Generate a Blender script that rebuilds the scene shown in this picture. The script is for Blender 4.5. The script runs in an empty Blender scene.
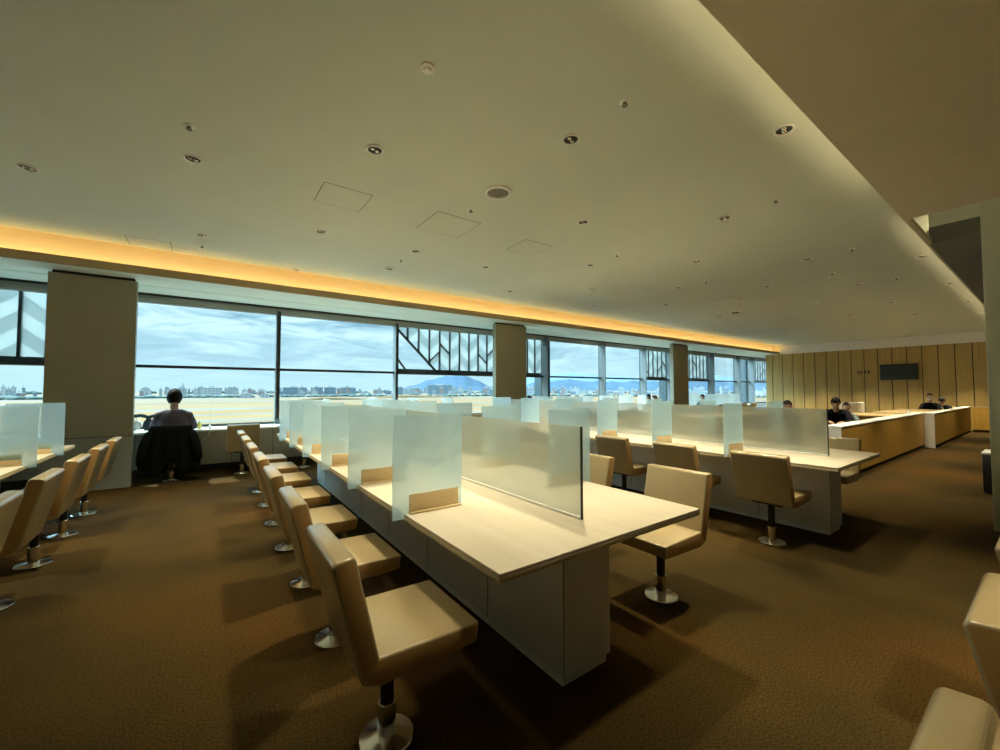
import bpy, bmesh, math, random
from mathutils import Vector, Matrix, noise
random.seed(7)
PI = math.pi
SC = bpy.context.scene
COL = SC.collection
ORD = ['first', 'second', 'third', 'fourth', 'fifth', 'sixth', 'seventh', 'eighth', 'ninth', 'tenth', 'eleventh', 'twelfth']

# ------------------------------------------------------------------ materials
def new_mat(name):
    m = bpy.data.materials.new(name); m.use_nodes = True
    nt = m.node_tree; nt.nodes.clear()
    out = nt.nodes.new('ShaderNodeOutputMaterial')
    return m, nt, out

def pbr(name, col, rough=0.55, metal=0.0, var=0.06, scale=6.0, bump=0.0, bscale=60.0, stretch=(1, 1, 1), spec=0.5):
    m, nt, out = new_mat(name)
    b = nt.nodes.new('ShaderNodeBsdfPrincipled')
    b.inputs['Roughness'].default_value = rough
    b.inputs['Metallic'].default_value = metal
    b.inputs['Specular IOR Level'].default_value = spec
    tc = nt.nodes.new('ShaderNodeTexCoord'); mp = nt.nodes.new('ShaderNodeMapping')
    mp.inputs['Scale'].default_value = stretch
    nt.links.new(tc.outputs['Object'], mp.inputs['Vector'])
    n = nt.nodes.new('ShaderNodeTexNoise'); n.inputs['Scale'].default_value = scale; n.inputs['Detail'].default_value = 4
    nt.links.new(mp.outputs['Vector'], n.inputs['Vector'])
    r = nt.nodes.new('ShaderNodeValToRGB')
    r.color_ramp.elements[0].position = 0.3; r.color_ramp.elements[1].position = 0.7
    r.color_ramp.elements[0].color = tuple(c * (1 - var) for c in col) + (1,)
    r.color_ramp.elements[1].color = tuple(min(1, c * (1 + var)) for c in col) + (1,)
    nt.links.new(n.outputs['Fac'], r.inputs['Fac'])
    nt.links.new(r.outputs['Color'], b.inputs['Base Color'])
    if bump:
        n2 = nt.nodes.new('ShaderNodeTexNoise'); n2.inputs['Scale'].default_value = bscale; n2.inputs['Detail'].default_value = 3
        nt.links.new(mp.outputs['Vector'], n2.inputs['Vector'])
        bp = nt.nodes.new('ShaderNodeBump'); bp.inputs['Strength'].default_value = bump; bp.inputs['Distance'].default_value = 0.01
        nt.links.new(n2.outputs['Fac'], bp.inputs['Height']); nt.links.new(bp.outputs['Normal'], b.inputs['Normal'])
    nt.links.new(b.outputs['BSDF'], out.inputs['Surface'])
    return m

def coated(m, w=1.0, r=.26):
    b = [n for n in m.node_tree.nodes if n.type == 'BSDF_PRINCIPLED'][0]
    b.inputs['Coat Weight'].default_value = w; b.inputs['Coat Roughness'].default_value = r; b.inputs['Coat IOR'].default_value = 1.75
    return m

def emis(name, col, strength):
    m, nt, out = new_mat(name)
    e = nt.nodes.new('ShaderNodeEmission'); e.inputs['Color'].default_value = (*col, 1); e.inputs['Strength'].default_value = strength
    nt.links.new(e.outputs['Emission'], out.inputs['Surface'])
    return m

def frosted(name, col, t_clear, t_trans, gloss=0.06, streak=0.0):
    """frosted sheet: part clear, part light-scattering through, the rest diffuse, thin gloss on top"""
    m, nt, out = new_mat(name)
    N = nt.nodes.new
    tr = N('ShaderNodeBsdfTransparent'); tr.inputs['Color'].default_value = (0.97, 0.99, 0.99, 1)
    tl = N('ShaderNodeBsdfTranslucent'); tl.inputs['Color'].default_value = (*col, 1)
    df = N('ShaderNodeBsdfDiffuse'); df.inputs['Color'].default_value = (*col, 1)
    gl = N('ShaderNodeBsdfGlossy'); gl.inputs['Roughness'].default_value = 0.28; gl.inputs['Color'].default_value = (1, 1, 1, 1)
    m1 = N('ShaderNodeMixShader'); m1.inputs[0].default_value = t_trans / max(1e-6, (1 - t_clear))
    nt.links.new(df.outputs[0], m1.inputs[1]); nt.links.new(tl.outputs[0], m1.inputs[2])
    m2 = N('ShaderNodeMixShader'); m2.inputs[0].default_value = t_clear
    nt.links.new(m1.outputs[0], m2.inputs[1]); nt.links.new(tr.outputs[0], m2.inputs[2])
    m3 = N('ShaderNodeMixShader'); m3.inputs[0].default_value = gloss
    nt.links.new(m2.outputs[0], m3.inputs[1]); nt.links.new(gl.outputs[0], m3.inputs[2])
    tc = N('ShaderNodeTexCoord'); mp = N('ShaderNodeMapping'); mp.inputs['Scale'].default_value = (1, 1, 0.05)
    nz = N('ShaderNodeTexNoise'); nz.inputs['Scale'].default_value = 120; nz.inputs['Detail'].default_value = 2
    nt.links.new(tc.outputs['Object'], mp.inputs['Vector']); nt.links.new(mp.outputs['Vector'], nz.inputs['Vector'])
    if streak:
        mr = N('ShaderNodeMapRange'); mr.inputs['To Min'].default_value = t_clear - streak; mr.inputs['To Max'].default_value = t_clear + streak
        nt.links.new(nz.outputs['Fac'], mr.inputs['Value']); nt.links.new(mr.outputs['Result'], m2.inputs[0])
    nt.links.new(m3.outputs[0], out.inputs['Surface'])
    return m

def clear_glass(name, col, gloss=0.05):
    m, nt, out = new_mat(name)
    N = nt.nodes.new
    tr = N('ShaderNodeBsdfTransparent'); tr.inputs['Color'].default_value = (*col, 1)
    gl = N('ShaderNodeBsdfGlossy'); gl.inputs['Roughness'].default_value = 0.02
    fr = N('ShaderNodeLayerWeight'); fr.inputs['Blend'].default_value = 0.15
    ml = N('ShaderNodeMath'); ml.operation = 'MULTIPLY'; ml.inputs[1].default_value = gloss * 6
    nt.links.new(fr.outputs['Fresnel'], ml.inputs[0])
    mx = N('ShaderNodeMixShader'); nt.links.new(ml.outputs[0], mx.inputs[0])
    nt.links.new(tr.outputs[0], mx.inputs[1]); nt.links.new(gl.outputs[0], mx.inputs[2])
    nt.links.new(mx.outputs[0], out.inputs['Surface'])
    return m

def carpet_mat():
    m, nt, out = new_mat('brown_carpet')
    N = nt.nodes.new
    b = N('ShaderNodeBsdfPrincipled'); b.inputs['Roughness'].default_value = 0.95; b.inputs['Specular IOR Level'].default_value = 0.1
    tc = N('ShaderNodeTexCoord')
    big = N('ShaderNodeTexNoise'); big.inputs['Scale'].default_value = 0.55; big.inputs['Detail'].default_value = 3
    fine = N('ShaderNodeTexNoise'); fine.inputs['Scale'].default_value = 100; fine.inputs['Detail'].default_value = 5
    nt.links.new(tc.outputs['Object'], big.inputs['Vector']); nt.links.new(tc.outputs['Object'], fine.inputs['Vector'])
    r1 = N('ShaderNodeValToRGB')
    r1.color_ramp.elements[0].position = 0.32; r1.color_ramp.elements[0].color = (0.022, 0.0155, 0.0055, 1)
    r1.color_ramp.elements[1].position = 0.70; r1.color_ramp.elements[1].color = (0.080, 0.038, 0.006, 1)
    e_mid = r1.color_ramp.elements.new(.5); e_mid.color = (0.052, 0.0325, 0.0082, 1)
    nt.links.new(big.outputs['Fac'], r1.inputs['Fac'])
    r2 = N('ShaderNodeValToRGB')
    r2.color_ramp.elements[0].position = 0.3; r2.color_ramp.elements[0].color = (0.42, 0.42, 0.42, 1)
    r2.color_ramp.elements[1].position = 0.75; r2.color_ramp.elements[1].color = (1.6, 1.6, 1.55, 1)
    nt.links.new(fine.outputs['Fac'], r2.inputs['Fac'])
    mx = N('ShaderNodeMixRGB'); mx.blend_type = 'MULTIPLY'; mx.inputs[0].default_value = 1
    nt.links.new(r1.outputs[0], mx.inputs[1]); nt.links.new(r2.outputs[0], mx.inputs[2])
    nt.links.new(mx.outputs[0], b.inputs['Base Color'])
    bp = N('ShaderNodeBump'); bp.inputs['Strength'].default_value = 0.5; bp.inputs['Distance'].default_value = 0.01
    nt.links.new(fine.outputs['Fac'], bp.inputs['Height']); nt.links.new(bp.outputs['Normal'], b.inputs['Normal'])
    nt.links.new(b.outputs[0], out.inputs['Surface'])
    return m

def wood_mat(name, c0, c1, rough=0.5, axis='z', scale=3.0):
    m, nt, out = new_mat(name)
    N = nt.nodes.new
    b = N('ShaderNodeBsdfPrincipled'); b.inputs['Roughness'].default_value = rough
    tc = N('ShaderNodeTexCoord'); mp = N('ShaderNodeMapping')
    st = {'x': (0.12, 3, 3), 'y': (3, 0.12, 3), 'z': (3, 3, 0.12)}[axis]
    mp.inputs['Scale'].default_value = st
    nt.links.new(tc.outputs['Object'], mp.inputs['Vector'])
    n = N('ShaderNodeTexNoise'); n.inputs['Scale'].default_value = scale * 3; n.inputs['Detail'].default_value = 6; n.inputs['Distortion'].default_value = 0.6
    nt.links.new(mp.outputs['Vector'], n.inputs['Vector'])
    r = N('ShaderNodeValToRGB')
    r.color_ramp.elements[0].position = 0.3; r.color_ramp.elements[0].color = (*c0, 1)
    r.color_ramp.elements[1].position = 0.72; r.color_ramp.elements[1].color = (*c1, 1)
    nt.links.new(n.outputs['Fac'], r.inputs['Fac']); nt.links.new(r.outputs[0], b.inputs['Base Color'])
    nt.links.new(b.outputs[0], out.inputs['Surface'])
    return m

def windows_mat(name, wall, glass, sx, sz):
    """wall of a distant building with rows of windows (brick pattern of panes)"""
    m, nt, out = new_mat(name)
    N = nt.nodes.new
    b = N('ShaderNodeBsdfPrincipled'); b.inputs['Roughness'].default_value = 0.8
    tc = N('ShaderNodeTexCoord'); sp = N('ShaderNodeSeparateXYZ'); nt.links.new(tc.outputs['Object'], sp.inputs[0])
    ad = N('ShaderNodeMath'); ad.operation = 'ADD'; nt.links.new(sp.outputs['X'], ad.inputs[0]); nt.links.new(sp.outputs['Y'], ad.inputs[1])
    cb = N('ShaderNodeCombineXYZ'); nt.links.new(ad.outputs[0], cb.inputs['X']); nt.links.new(sp.outputs['Z'], cb.inputs['Y'])
    br = N('ShaderNodeTexBrick'); br.offset = 0
    br.inputs['Scale'].default_value = 1; br.inputs['Brick Width'].default_value = sx; br.inputs['Row Height'].default_value = sz
    br.inputs['Mortar Size'].default_value = 0.28 * sz; br.inputs['Mortar Smooth'].default_value = 0.1
    br.inputs['Color1'].default_value = (*glass, 1); br.inputs['Color2'].default_value = (*glass, 1); br.inputs['Mortar'].default_value = (*wall, 1)
    nt.links.new(cb.outputs[0], br.inputs['Vector']); nt.links.new(br.outputs['Color'], b.inputs['Base Color'])
    nt.links.new(b.outputs[0], out.inputs['Surface'])
    return m

def airfield_mat():
    """dry grass strips between concrete taxiways, running along x"""
    m, nt, out = new_mat('airfield_ground')
    N = nt.nodes.new
    b = N('ShaderNodeBsdfPrincipled'); b.inputs['Roughness'].default_value = 0.95; b.inputs['Specular IOR Level'].default_value = 0.1
    tc = N('ShaderNodeTexCoord'); sp = N('ShaderNodeSeparateXYZ'); nt.links.new(tc.outputs['Object'], sp.inputs[0])
    nz = N('ShaderNodeTexNoise'); nz.inputs['Scale'].default_value = 0.03; nz.inputs['Detail'].default_value = 4
    nt.links.new(tc.outputs['Object'], nz.inputs['Vector'])
    mr = N('ShaderNodeMapRange'); mr.inputs['From Min'].default_value = 0; mr.inputs['From Max'].default_value = 700
    nt.links.new(sp.outputs['Y'], mr.inputs['Value'])
    r = N('ShaderNodeValToRGB'); r.color_ramp.interpolation = 'CONSTANT'
    grass = (0.155, 0.098, 0.038, 1); grass2 = (0.16, 0.108, 0.048, 1); conc = (0.122, 0.112, 0.092, 1)
    stops = [(0, conc), (100, grass), (140, conc), (158, grass2), (178, conc), (196, grass), (222, conc), (262, grass2), (300, conc), (325, grass), (360, conc), (440, grass2), (470, conc)]
    el = r.color_ramp.elements
    el[0].position = 0; el[0].color = stops[0][1]; el[1].position = stops[1][0] / 700; el[1].color = stops[1][1]
    for p, c in stops[2:]:
        e = el.new(p / 700); e.color = c
    nt.links.new(mr.outputs[0], r.inputs['Fac'])
    mx = N('ShaderNodeMixRGB'); mx.blend_type = 'MULTIPLY'; mx.inputs[0].default_value = 0.5
    nt.links.new(r.outputs[0], mx.inputs[1]); nt.links.new(nz.outputs['Color'], mx.inputs[2])
    r3 = N('ShaderNodeValToRGB'); r3.color_ramp.elements[0].color = (0.75, 0.75, 0.75, 1); r3.color_ramp.elements[1].color = (1.15, 1.1, 1.05, 1)
    nt.links.new(nz.outputs['Fac'], r3.inputs['Fac']); nt.links.new(r3.outputs[0], mx.inputs[2]); mx.inputs[0].default_value = 1
    nt.links.new(mx.outputs[0], b.inputs['Base Color'])
    nt.links.new(b.outputs[0], out.inputs['Surface'])
    return m

M = {}
M['carpet'] = carpet_mat()
M['ceiling'] = pbr('ceiling_paint', (0.60, 0.645, 0.555), 0.9, var=0.02, scale=2, bump=0.08, bscale=180)
M['soffit'] = pbr('soffit_paint', (0.74, 0.84, 0.75), 0.8, var=0.02)
M['aisle_soffit'] = pbr('aisle_soffit_paint', (0.62, 0.54, 0.38), 0.9, var=0.03, bump=0.05, bscale=150)
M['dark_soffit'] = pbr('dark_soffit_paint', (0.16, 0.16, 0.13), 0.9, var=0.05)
M['cove'] = pbr('cove_paint', (0.82, 0.72, 0.52), 0.85, var=0.02)
M['fascia'] = pbr('fascia_paint', (0.40, 0.32, 0.18), 0.8, var=0.04)
M['wall'] = pbr('wall_paint', (0.52, 0.48, 0.38), 0.9, var=0.03)
M['white'] = pbr('white_paint', (0.80, 0.80, 0.76), 0.7, var=0.02)
M['column'] = pbr('column_cladding', (0.34, 0.32, 0.225), 0.42, var=0.03, scale=3)
M['column_base'] = pbr('column_base_cladding', (0.32, 0.34, 0.30), 0.3, var=0.03, scale=3)
M['side_column'] = pbr('side_column_plaster', (0.62, 0.63, 0.48), 0.85, var=0.03)
M['joint'] = pbr('dark_joint', (0.03, 0.03, 0.025), 0.8, var=0.05)
M['frame'] = pbr('window_frame_metal', (0.03, 0.035, 0.035), 0.4, metal=0.3, var=0.05)
M['fin'] = pbr('mullion_fin_paint', (0.11, 0.135, 0.14), 0.45, var=0.03)
M['steel'] = pbr('outdoor_post_paint', (0.016, 0.036, 0.045), 0.4, var=0.05)
M['blind'] = pbr('roller_blind_fabric', (0.36, 0.37, 0.33), 0.9, var=0.1, scale=2, stretch=(0.1, 0.1, 40))
M['glass'] = clear_glass('window_glass', (0.93, 0.985, 0.985), 0.03)
M['acrylic'] = frosted('frosted_acrylic', (0.58, 0.79, 0.90), 0.48, 0.44, 0.03)
M['frost'] = frosted('frosted_glass', (0.54, 0.60, 0.54), 0.55, 0.34, 0.08, streak=0.02)
M['counter_acrylic'] = frosted('pale_acrylic', (0.9, 0.95, 0.95), 0.45, 0.45, 0.03)
M['top'] = wood_mat('pale_laminate', (0.68, 0.61, 0.47), (0.75, 0.69, 0.56), 0.34, 'y', 2.0)
M['topedge'] = pbr('laminate_edge', (0.62, 0.54, 0.36), 0.5, var=0.05)
M['pedestal'] = pbr('pedestal_laminate', (0.74, 0.76, 0.70), 0.5, var=0.03)
M['bracket'] = wood_mat('bracket_oak', (0.66, 0.51, 0.28), (0.74, 0.58, 0.33), 0.5, 'x', 3.0)
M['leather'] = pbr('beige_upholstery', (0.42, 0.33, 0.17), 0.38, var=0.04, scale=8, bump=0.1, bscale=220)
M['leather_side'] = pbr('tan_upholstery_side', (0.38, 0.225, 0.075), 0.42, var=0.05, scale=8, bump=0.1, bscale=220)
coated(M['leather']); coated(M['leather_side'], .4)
M['chrome'] = pbr('polished_steel', (0.80, 0.80, 0.78), 0.16, metal=1.0, var=0.02)
M['pole'] = pbr('dark_pole', (0.035, 0.03, 0.03), 0.35, metal=0.5, var=0.05)
M['oak'] = wood_mat('oak_panel', (0.40, 0.275, 0.085), (0.50, 0.355, 0.115), 0.5, 'z', 2.0)
M['booth'] = wood_mat('booth_wood', (0.40, 0.23, 0.035), (0.50, 0.295, 0.05), 0.5, 'z', 2.0)
M['boothtop'] = wood_mat('booth_counter_wood', (0.50, 0.36, 0.16), (0.60, 0.44, 0.22), 0.45, 'x', 2.0)
M['black'] = pbr('black_plastic', (0.012, 0.012, 0.014), 0.4, var=0.1)
M['screen'] = pbr('dark_screen', (0.02, 0.028, 0.03), 0.18, var=0.1)
M['grille'] = pbr('speaker_grille', (0.16, 0.155, 0.12), 0.7, var=0.15, scale=200)
M['fixture'] = pbr('fixture_white', (0.84, 0.84, 0.80), 0.45, var=0.02)
M['lens'] = pbr('reflector_metal', (0.75, 0.72, 0.62), 0.12, metal=0.9, var=0.05)
M['cabinet'] = pbr('counter_cabinet', (0.42, 0.41, 0.33), 0.55, var=0.03)
M['counter'] = pbr('counter_top', (0.82, 0.84, 0.80), 0.3, var=0.02)
M['skin'] = pbr('skin', (0.52, 0.32, 0.22), 0.55, var=0.05)
M['hair'] = pbr('dark_hair', (0.010, 0.008, 0.008), 0.7, var=0.3, scale=30, spec=0.15)
M['shirt_mauve'] = pbr('mauve_shirt', (0.085, 0.068, 0.095), 0.9, var=0.08, bump=0.3, bscale=40)
M['shirt_grey'] = pbr('grey_blue_shirt', (0.16, 0.22, 0.24), 0.9, var=0.08, bump=0.3, bscale=40)
M['shirt_dark'] = pbr('dark_jacket_cloth', (0.010, 0.010, 0.014), 0.95, var=0.15, bump=0.3, bscale=40, spec=0.1)
M['shirt_white'] = pbr('white_shirt', (0.75, 0.76, 0.76), 0.9, var=0.04, bump=0.3, bscale=40)
M['trousers'] = pbr('dark_trousers', (0.02, 0.02, 0.025), 0.9, var=0.1)
M['shoe'] = pbr('shoe_leather', (0.015, 0.013, 0.012), 0.4, var=0.1)
M['mask'] = pbr('face_mask_cloth', (0.85, 0.86, 0.88), 0.9, var=0.02)
M['jacket'] = pbr('black_jacket_cloth', (0.006, 0.0075, 0.0075), 0.95, var=0.2, bump=0.4, bscale=50, spec=0.08)
M['bag_dark'] = pbr('dark_teal_cloth', (0.02, 0.05, 0.06), 0.8, var=0.1)
M['bag_white'] = pbr('white_plastic', (0.75, 0.80, 0.78), 0.45, var=0.05)
M['yellow'] = pbr('yellow_plastic', (0.75, 0.62, 0.12), 0.4, var=0.05)
M['paper'] = pbr('white_paper', (0.85, 0.84, 0.8), 0.9, var=0.02)
M['ink'] = pbr('dark_lettering', (0.04, 0.035, 0.02), 0.6, var=0.1)
M['cable'] = pbr('white_cable', (0.8, 0.82, 0.8), 0.5, var=0.02)
M['led_window'] = emis('warm_led_strip', (1.0, 0.66, 0.28), 6.5)
M['led_aisle'] = emis('soft_led_strip', (1.0, 0.78, 0.46), 9)
M['mesh_light'] = frosted('pale_metal_mesh', (0.62, 0.70, 0.70), 0.55, 0.15, 0.02)
M['mesh_dark'] = frosted('grey_metal_mesh', (0.42, 0.50, 0.51), 0.46, 0.14, 0.02)
M['field'] = airfield_mat()
M['hill'] = pbr('hazed_wooded_hill', (0.046, 0.080, 0.118), 1.0, var=0.12, scale=0.004, spec=0.0)  # blue of distance haze put into the hill colour
M['farhill'] = pbr('hazed_far_hill', (0.090, 0.142, 0.188), 1.0, var=0.08, scale=0.003, spec=0.0)  # stronger haze put into the colour of the farther ridge
M['grove'] = pbr('blue_green_trees', (0.06, 0.10, 0.095), 1.0, var=0.25, scale=0.2)
M['tan'] = pbr('dry_earth', (0.15, 0.10, 0.05), 1.0, var=0.12, scale=0.05)
CITY = [windows_mat('haze_pale_city_wall', (0.27, 0.31, 0.34), (0.16, 0.22, 0.26), 3.2, 3.0),  # pale bluish walls carry the distance haze in their colour
        windows_mat('haze_white_city_wall', (0.38, 0.40, 0.41), (0.22, 0.27, 0.30), 4.0, 3.2),
        windows_mat('haze_blue_city_wall', (0.14, 0.20, 0.25), (0.10, 0.155, 0.20), 3.0, 3.0),
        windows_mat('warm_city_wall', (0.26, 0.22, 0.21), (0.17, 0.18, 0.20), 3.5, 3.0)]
M['slab'] = windows_mat('hazed_slab_wall', (0.15, 0.21, 0.26), (0.11, 0.165, 0.21), 4.0, 2.9)  # slab colour also has the haze mixed in

# ------------------------------------------------------------------ mesh helpers
class MB:
    def __init__(self):
        self.bm = bmesh.new()
    def add(self, t, mi=0, mx=None):
        if mx is not None:
            bmesh.ops.transform(t, matrix=mx, verts=t.verts)
        bmesh.ops.recalc_face_normals(t, faces=t.faces)
        for f in t.faces:
            if mi: f.material_index = mi
        me = bpy.data.meshes.new('tmp'); t.to_mesh(me); t.free()
        self.bm.from_mesh(me); bpy.data.meshes.remove(me)
        return self
    def box(self, x0, x1, y0, y1, z0, z1, bev=0.0, mi=0, mx=None, seg=2):
        t = bmesh.new(); bmesh.ops.create_cube(t, size=1)
        for v in t.verts:
            v.co = Vector((x0 + (v.co.x + .5) * (x1 - x0), y0 + (v.co.y + .5) * (y1 - y0), z0 + (v.co.z + .5) * (z1 - z0)))
        if bev:
            bmesh.ops.bevel(t, geom=t.edges[:], offset=bev, segments=seg, affect='EDGES', profile=0.5)
        return self.add(t, mi, mx)
    def prism(self, prof, y0, y1, bev=0.0, mi=0, side_mi=None, mx=None, seg=3):
        """profile of (x, z) pushed along y"""
        t = bmesh.new()
        a = [t.verts.new((x, y0, z)) for x, z in prof]; b = [t.verts.new((x, y1, z)) for x, z in prof]
        n = len(prof)
        fa = t.faces.new(a); fb = t.faces.new(b[::-1])
        for i in range(n):
            t.faces.new((a[i], b[i], b[(i + 1) % n], a[(i + 1) % n]))
        bmesh.ops.recalc_face_normals(t, faces=t.faces)
        if side_mi is not None:
            fa.material_index = side_mi; fb.material_index = side_mi
        if bev:
            bmesh.ops.bevel(t, geom=t.edges[:], offset=bev, segments=seg, affect='EDGES', profile=0.5)
        return self.add(t, mi, mx)
    def lathe(self, prof, seg=32, mi=0, mx=None):
        t = bmesh.new(); rings = []
        for r, z in prof:
            if r < 1e-6: rings.append([t.verts.new((0, 0, z))])
            else: rings.append([t.verts.new((r * math.cos(2 * PI * k / seg), r * math.sin(2 * PI * k / seg), z)) for k in range(seg)])
        for p, q in zip(rings, rings[1:]):
            for k in range(seg):
                k2 = (k + 1) % seg
                if len(p) == 1 and len(q) == 1: continue
                if len(p) == 1: t.faces.new((p[0], q[k], q[k2]))
                elif len(q) == 1: t.faces.new((p[k], p[k2], q[0]))
                else: t.faces.new((p[k], p[k2], q[k2], q[k]))
        return self.add(t, mi, mx)
    def tube(self, pts, rad, seg=10, mi=0, mx=None):
        t = bmesh.new(); pts = [Vector(p) for p in pts]
        if not isinstance(rad, (list, tuple)): rad = [rad] * len(pts)
        rings = []
        for i, p in enumerate(pts):
            d = (pts[min(i + 1, len(pts) - 1)] - pts[max(i - 1, 0)]).normalized()
            up = Vector((0, 0, 1)) if abs(d.z) < 0.9 else Vector((1, 0, 0))
            a = d.cross(up).normalized(); b = d.cross(a).normalized()
            rings.append([t.verts.new(p + (a * math.cos(2 * PI * k / seg) + b * math.sin(2 * PI * k / seg)) * rad[i]) for k in range(seg)])
        for p, q in zip(rings, rings[1:]):
            for k in range(seg):
                t.faces.new((p[k], p[(k + 1) % seg], q[(k + 1) % seg], q[k]))
        t.faces.new(rings[0][::-1]); t.faces.new(rings[-1])
        return self.add(t, mi, mx)
    def ball(self, c, r, mi=0, seg=20, mx=None):
        t = bmesh.new(); bmesh.ops.create_uvsphere(t, u_segments=seg, v_segments=max(8, seg // 2 + 2), radius=1)
        for v in t.verts:
            v.co = Vector((c[0] + v.co.x * r[0], c[1] + v.co.y * r[1], c[2] + v.co.z * r[2]))
        return self.add(t, mi, mx)
    def build(self, name, mats, parent=None, loc=None, rz=None, smooth=35):
        me = bpy.data.meshes.new(name); self.bm.to_mesh(me); self.bm.free()
        if not isinstance(mats, (list, tuple)): mats = [mats]
        for m in mats: me.materials.append(m)
        if smooth:
            me.polygons.foreach_set('use_smooth', [True] * len(me.polygons))
            me.set_sharp_from_angle(angle=math.radians(smooth))
        o = bpy.data.objects.new(name, me); COL.objects.link(o)
        if parent is not None: o.parent = parent
        if loc is not None: o.location = loc
        if rz is not None: o.rotation_euler = (0, 0, rz)
        return o

def tag(o, label=None, cat=None, group=None, kind=None):
    if label: o['label'] = label
    if cat: o['category'] = cat
    if group: o['group'] = group
    if kind: o['kind'] = kind
    return o

def empty(name, loc=(0, 0, 0), rz=0.0):
    o = bpy.data.objects.new(name, None); COL.objects.link(o)
    o.location = loc; o.rotation_euler = (0, 0, rz); o.empty_display_size = 0.1
    return o

def struct(name, mb, mat, parent=None, smooth=0):
    o = mb.build(name, mat, parent, smooth=smooth)
    if parent is None: o['kind'] = 'structure'
    return o

def copy_tree(o, parent=None):
    c = o.copy(); COL.objects.link(c)
    if parent is not None: c.parent = parent
    for ch in list(o.children): copy_tree(ch, c)
    return c

# ------------------------------------------------------------------ camera
CAM_H = 1.33; F = 405.0
YAW = math.atan2(292, 405); PITCH = math.atan(15 / F)
cd = bpy.data.cameras.new('camera'); cam = bpy.data.objects.new('camera', cd); COL.objects.link(cam)
cam.location = (0, 0, CAM_H); cam.rotation_euler = (PI / 2 + PITCH, 0, -YAW)
cd.sensor_width = 36; cd.lens = 36 * F / 1000; cd.clip_end = 30000; cd.clip_start = 0.05
SC.camera = cam

# ------------------------------------------------------------------ room shell
XL, XR, YB, YW = -7.0, 20.2, -4.5, 8.6
XE = 27.0
ZC, ZS = 3.23, 2.88
struct('floor', MB().box(XL - .1, XE, YB - .1, YW + .1, -.12, 0), M['carpet'])
struct('ceiling', MB().box(XL, XR + .1, YB, 7.12, ZC, ZC + .05), M['ceiling'])
# window-side cove: recess, back board, soffit, fascia with lip
struct('trim_1', MB().box(XL, XR + .1, 7.12, 7.45, 3.38, 3.42).box(XL, XR + .1, 7.42, 7.46, 2.95, 3.42).box(XL, XR + .1, 7.10, 7.12, 3.229, 3.40), M['cove'])
struct('ceiling_window_soffit', MB().box(XL, XE, 7.16, 7.90, ZS, ZS + .05).box(XL, XE, 7.93, 8.50, ZS, ZS + .05), M['soffit'])
struct('trim_8', MB().box(XL, XE, 7.89, 7.94, ZS + .012, ZS + .045), M['joint'])
struct('trim_2', MB().box(XL, XR + .1, 7.13, 7.165, ZS - .004, 2.98), M['fascia'])
struct('trim_3', MB().box(XR - .05, XR, .8, 7.14, ZS, ZC), M['white'])
# aisle side: lower soffit with lip and hidden strip
struct('ceiling_aisle_soffit', MB().box(XL, 5.13, YB, .785, ZS, ZS + .05).box(XL, 5.13, .785, .80, ZS, 3.03), M['aisle_soffit'])
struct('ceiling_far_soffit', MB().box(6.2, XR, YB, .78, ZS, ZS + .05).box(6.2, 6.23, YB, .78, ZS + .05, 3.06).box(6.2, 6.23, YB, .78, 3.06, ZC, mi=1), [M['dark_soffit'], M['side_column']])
struct('trim_4', MB().box(5.13, 6.2, .76, .80, ZS, 2.92).box(6.2, XR, .78, .80, ZS, 3.03), M['aisle_soffit'])
struct('trim_5', MB().box(XL, 5.13, .30, .33, ZS + .05, ZC).box(6.2, XR, .30, .33, ZS + .05, ZC), M['aisle_soffit'])
struct('wall_left', MB().box(XL - .1, XL, YB, YW, 0, ZC + .2), M['wall'])
struct('wall_back', MB().box(XL, XR + .1, YB - .1, YB, 0, ZC + .2), M['wall'])
# far wall: upright oak boards with dark grooves
fw = MB().box(XR + .02, XR + .12, YB, 7.69, 0, 3.0, mi=1).box(XR + .02, XR + .12, .3, 7.69, 3.0, 3.45, mi=2).box(XR, XR + .02, 7.10, 7.46, ZS, 3.44, mi=2)
y = 7.69
k = 0
while y > YB:
    w = .385 if k else .24
    fw.box(XR, XR + .03, max(YB, y - w + .012), y - .012, 0, 2.9, bev=.003)
    y -= w; k += 1
struct('wall_far', fw, [M['oak'], M['joint'], M['cove']])
struct('wall_far_return', MB().box(XR + .03, XR + .25, 7.69, 7.72, 0, 2.9).box(XR + .1, XR + .25, 7.4, 7.72, 0, 2.9), M['oak'])

# columns
def column(n, x0, x1):
    c = MB().box(x0, x1, 7.51, 7.64, .705, ZS - .035, bev=.006).box(x0 + .03, x1 - .03, 7.54, 7.62, ZS - .04, ZS, mi=2)
    c.box(x0, x1, 7.51, 7.64, 0.0, .697, bev=.006, mi=1).box(x0 + .008, x1 - .008, 7.518, 7.632, .69, .71, mi=2)
    o = struct('column_%d' % n, c, [M['column'], M['column_base'], M['joint']])
column(1, -1.685, -.83); column(2, 5.30, 6.20); column(3, 12.5, 13.42)
struct('column_aisle', MB().box(6.05, 6.9, -.9, .415, 0, ZC, bev=.008), M['side_column'])

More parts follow.
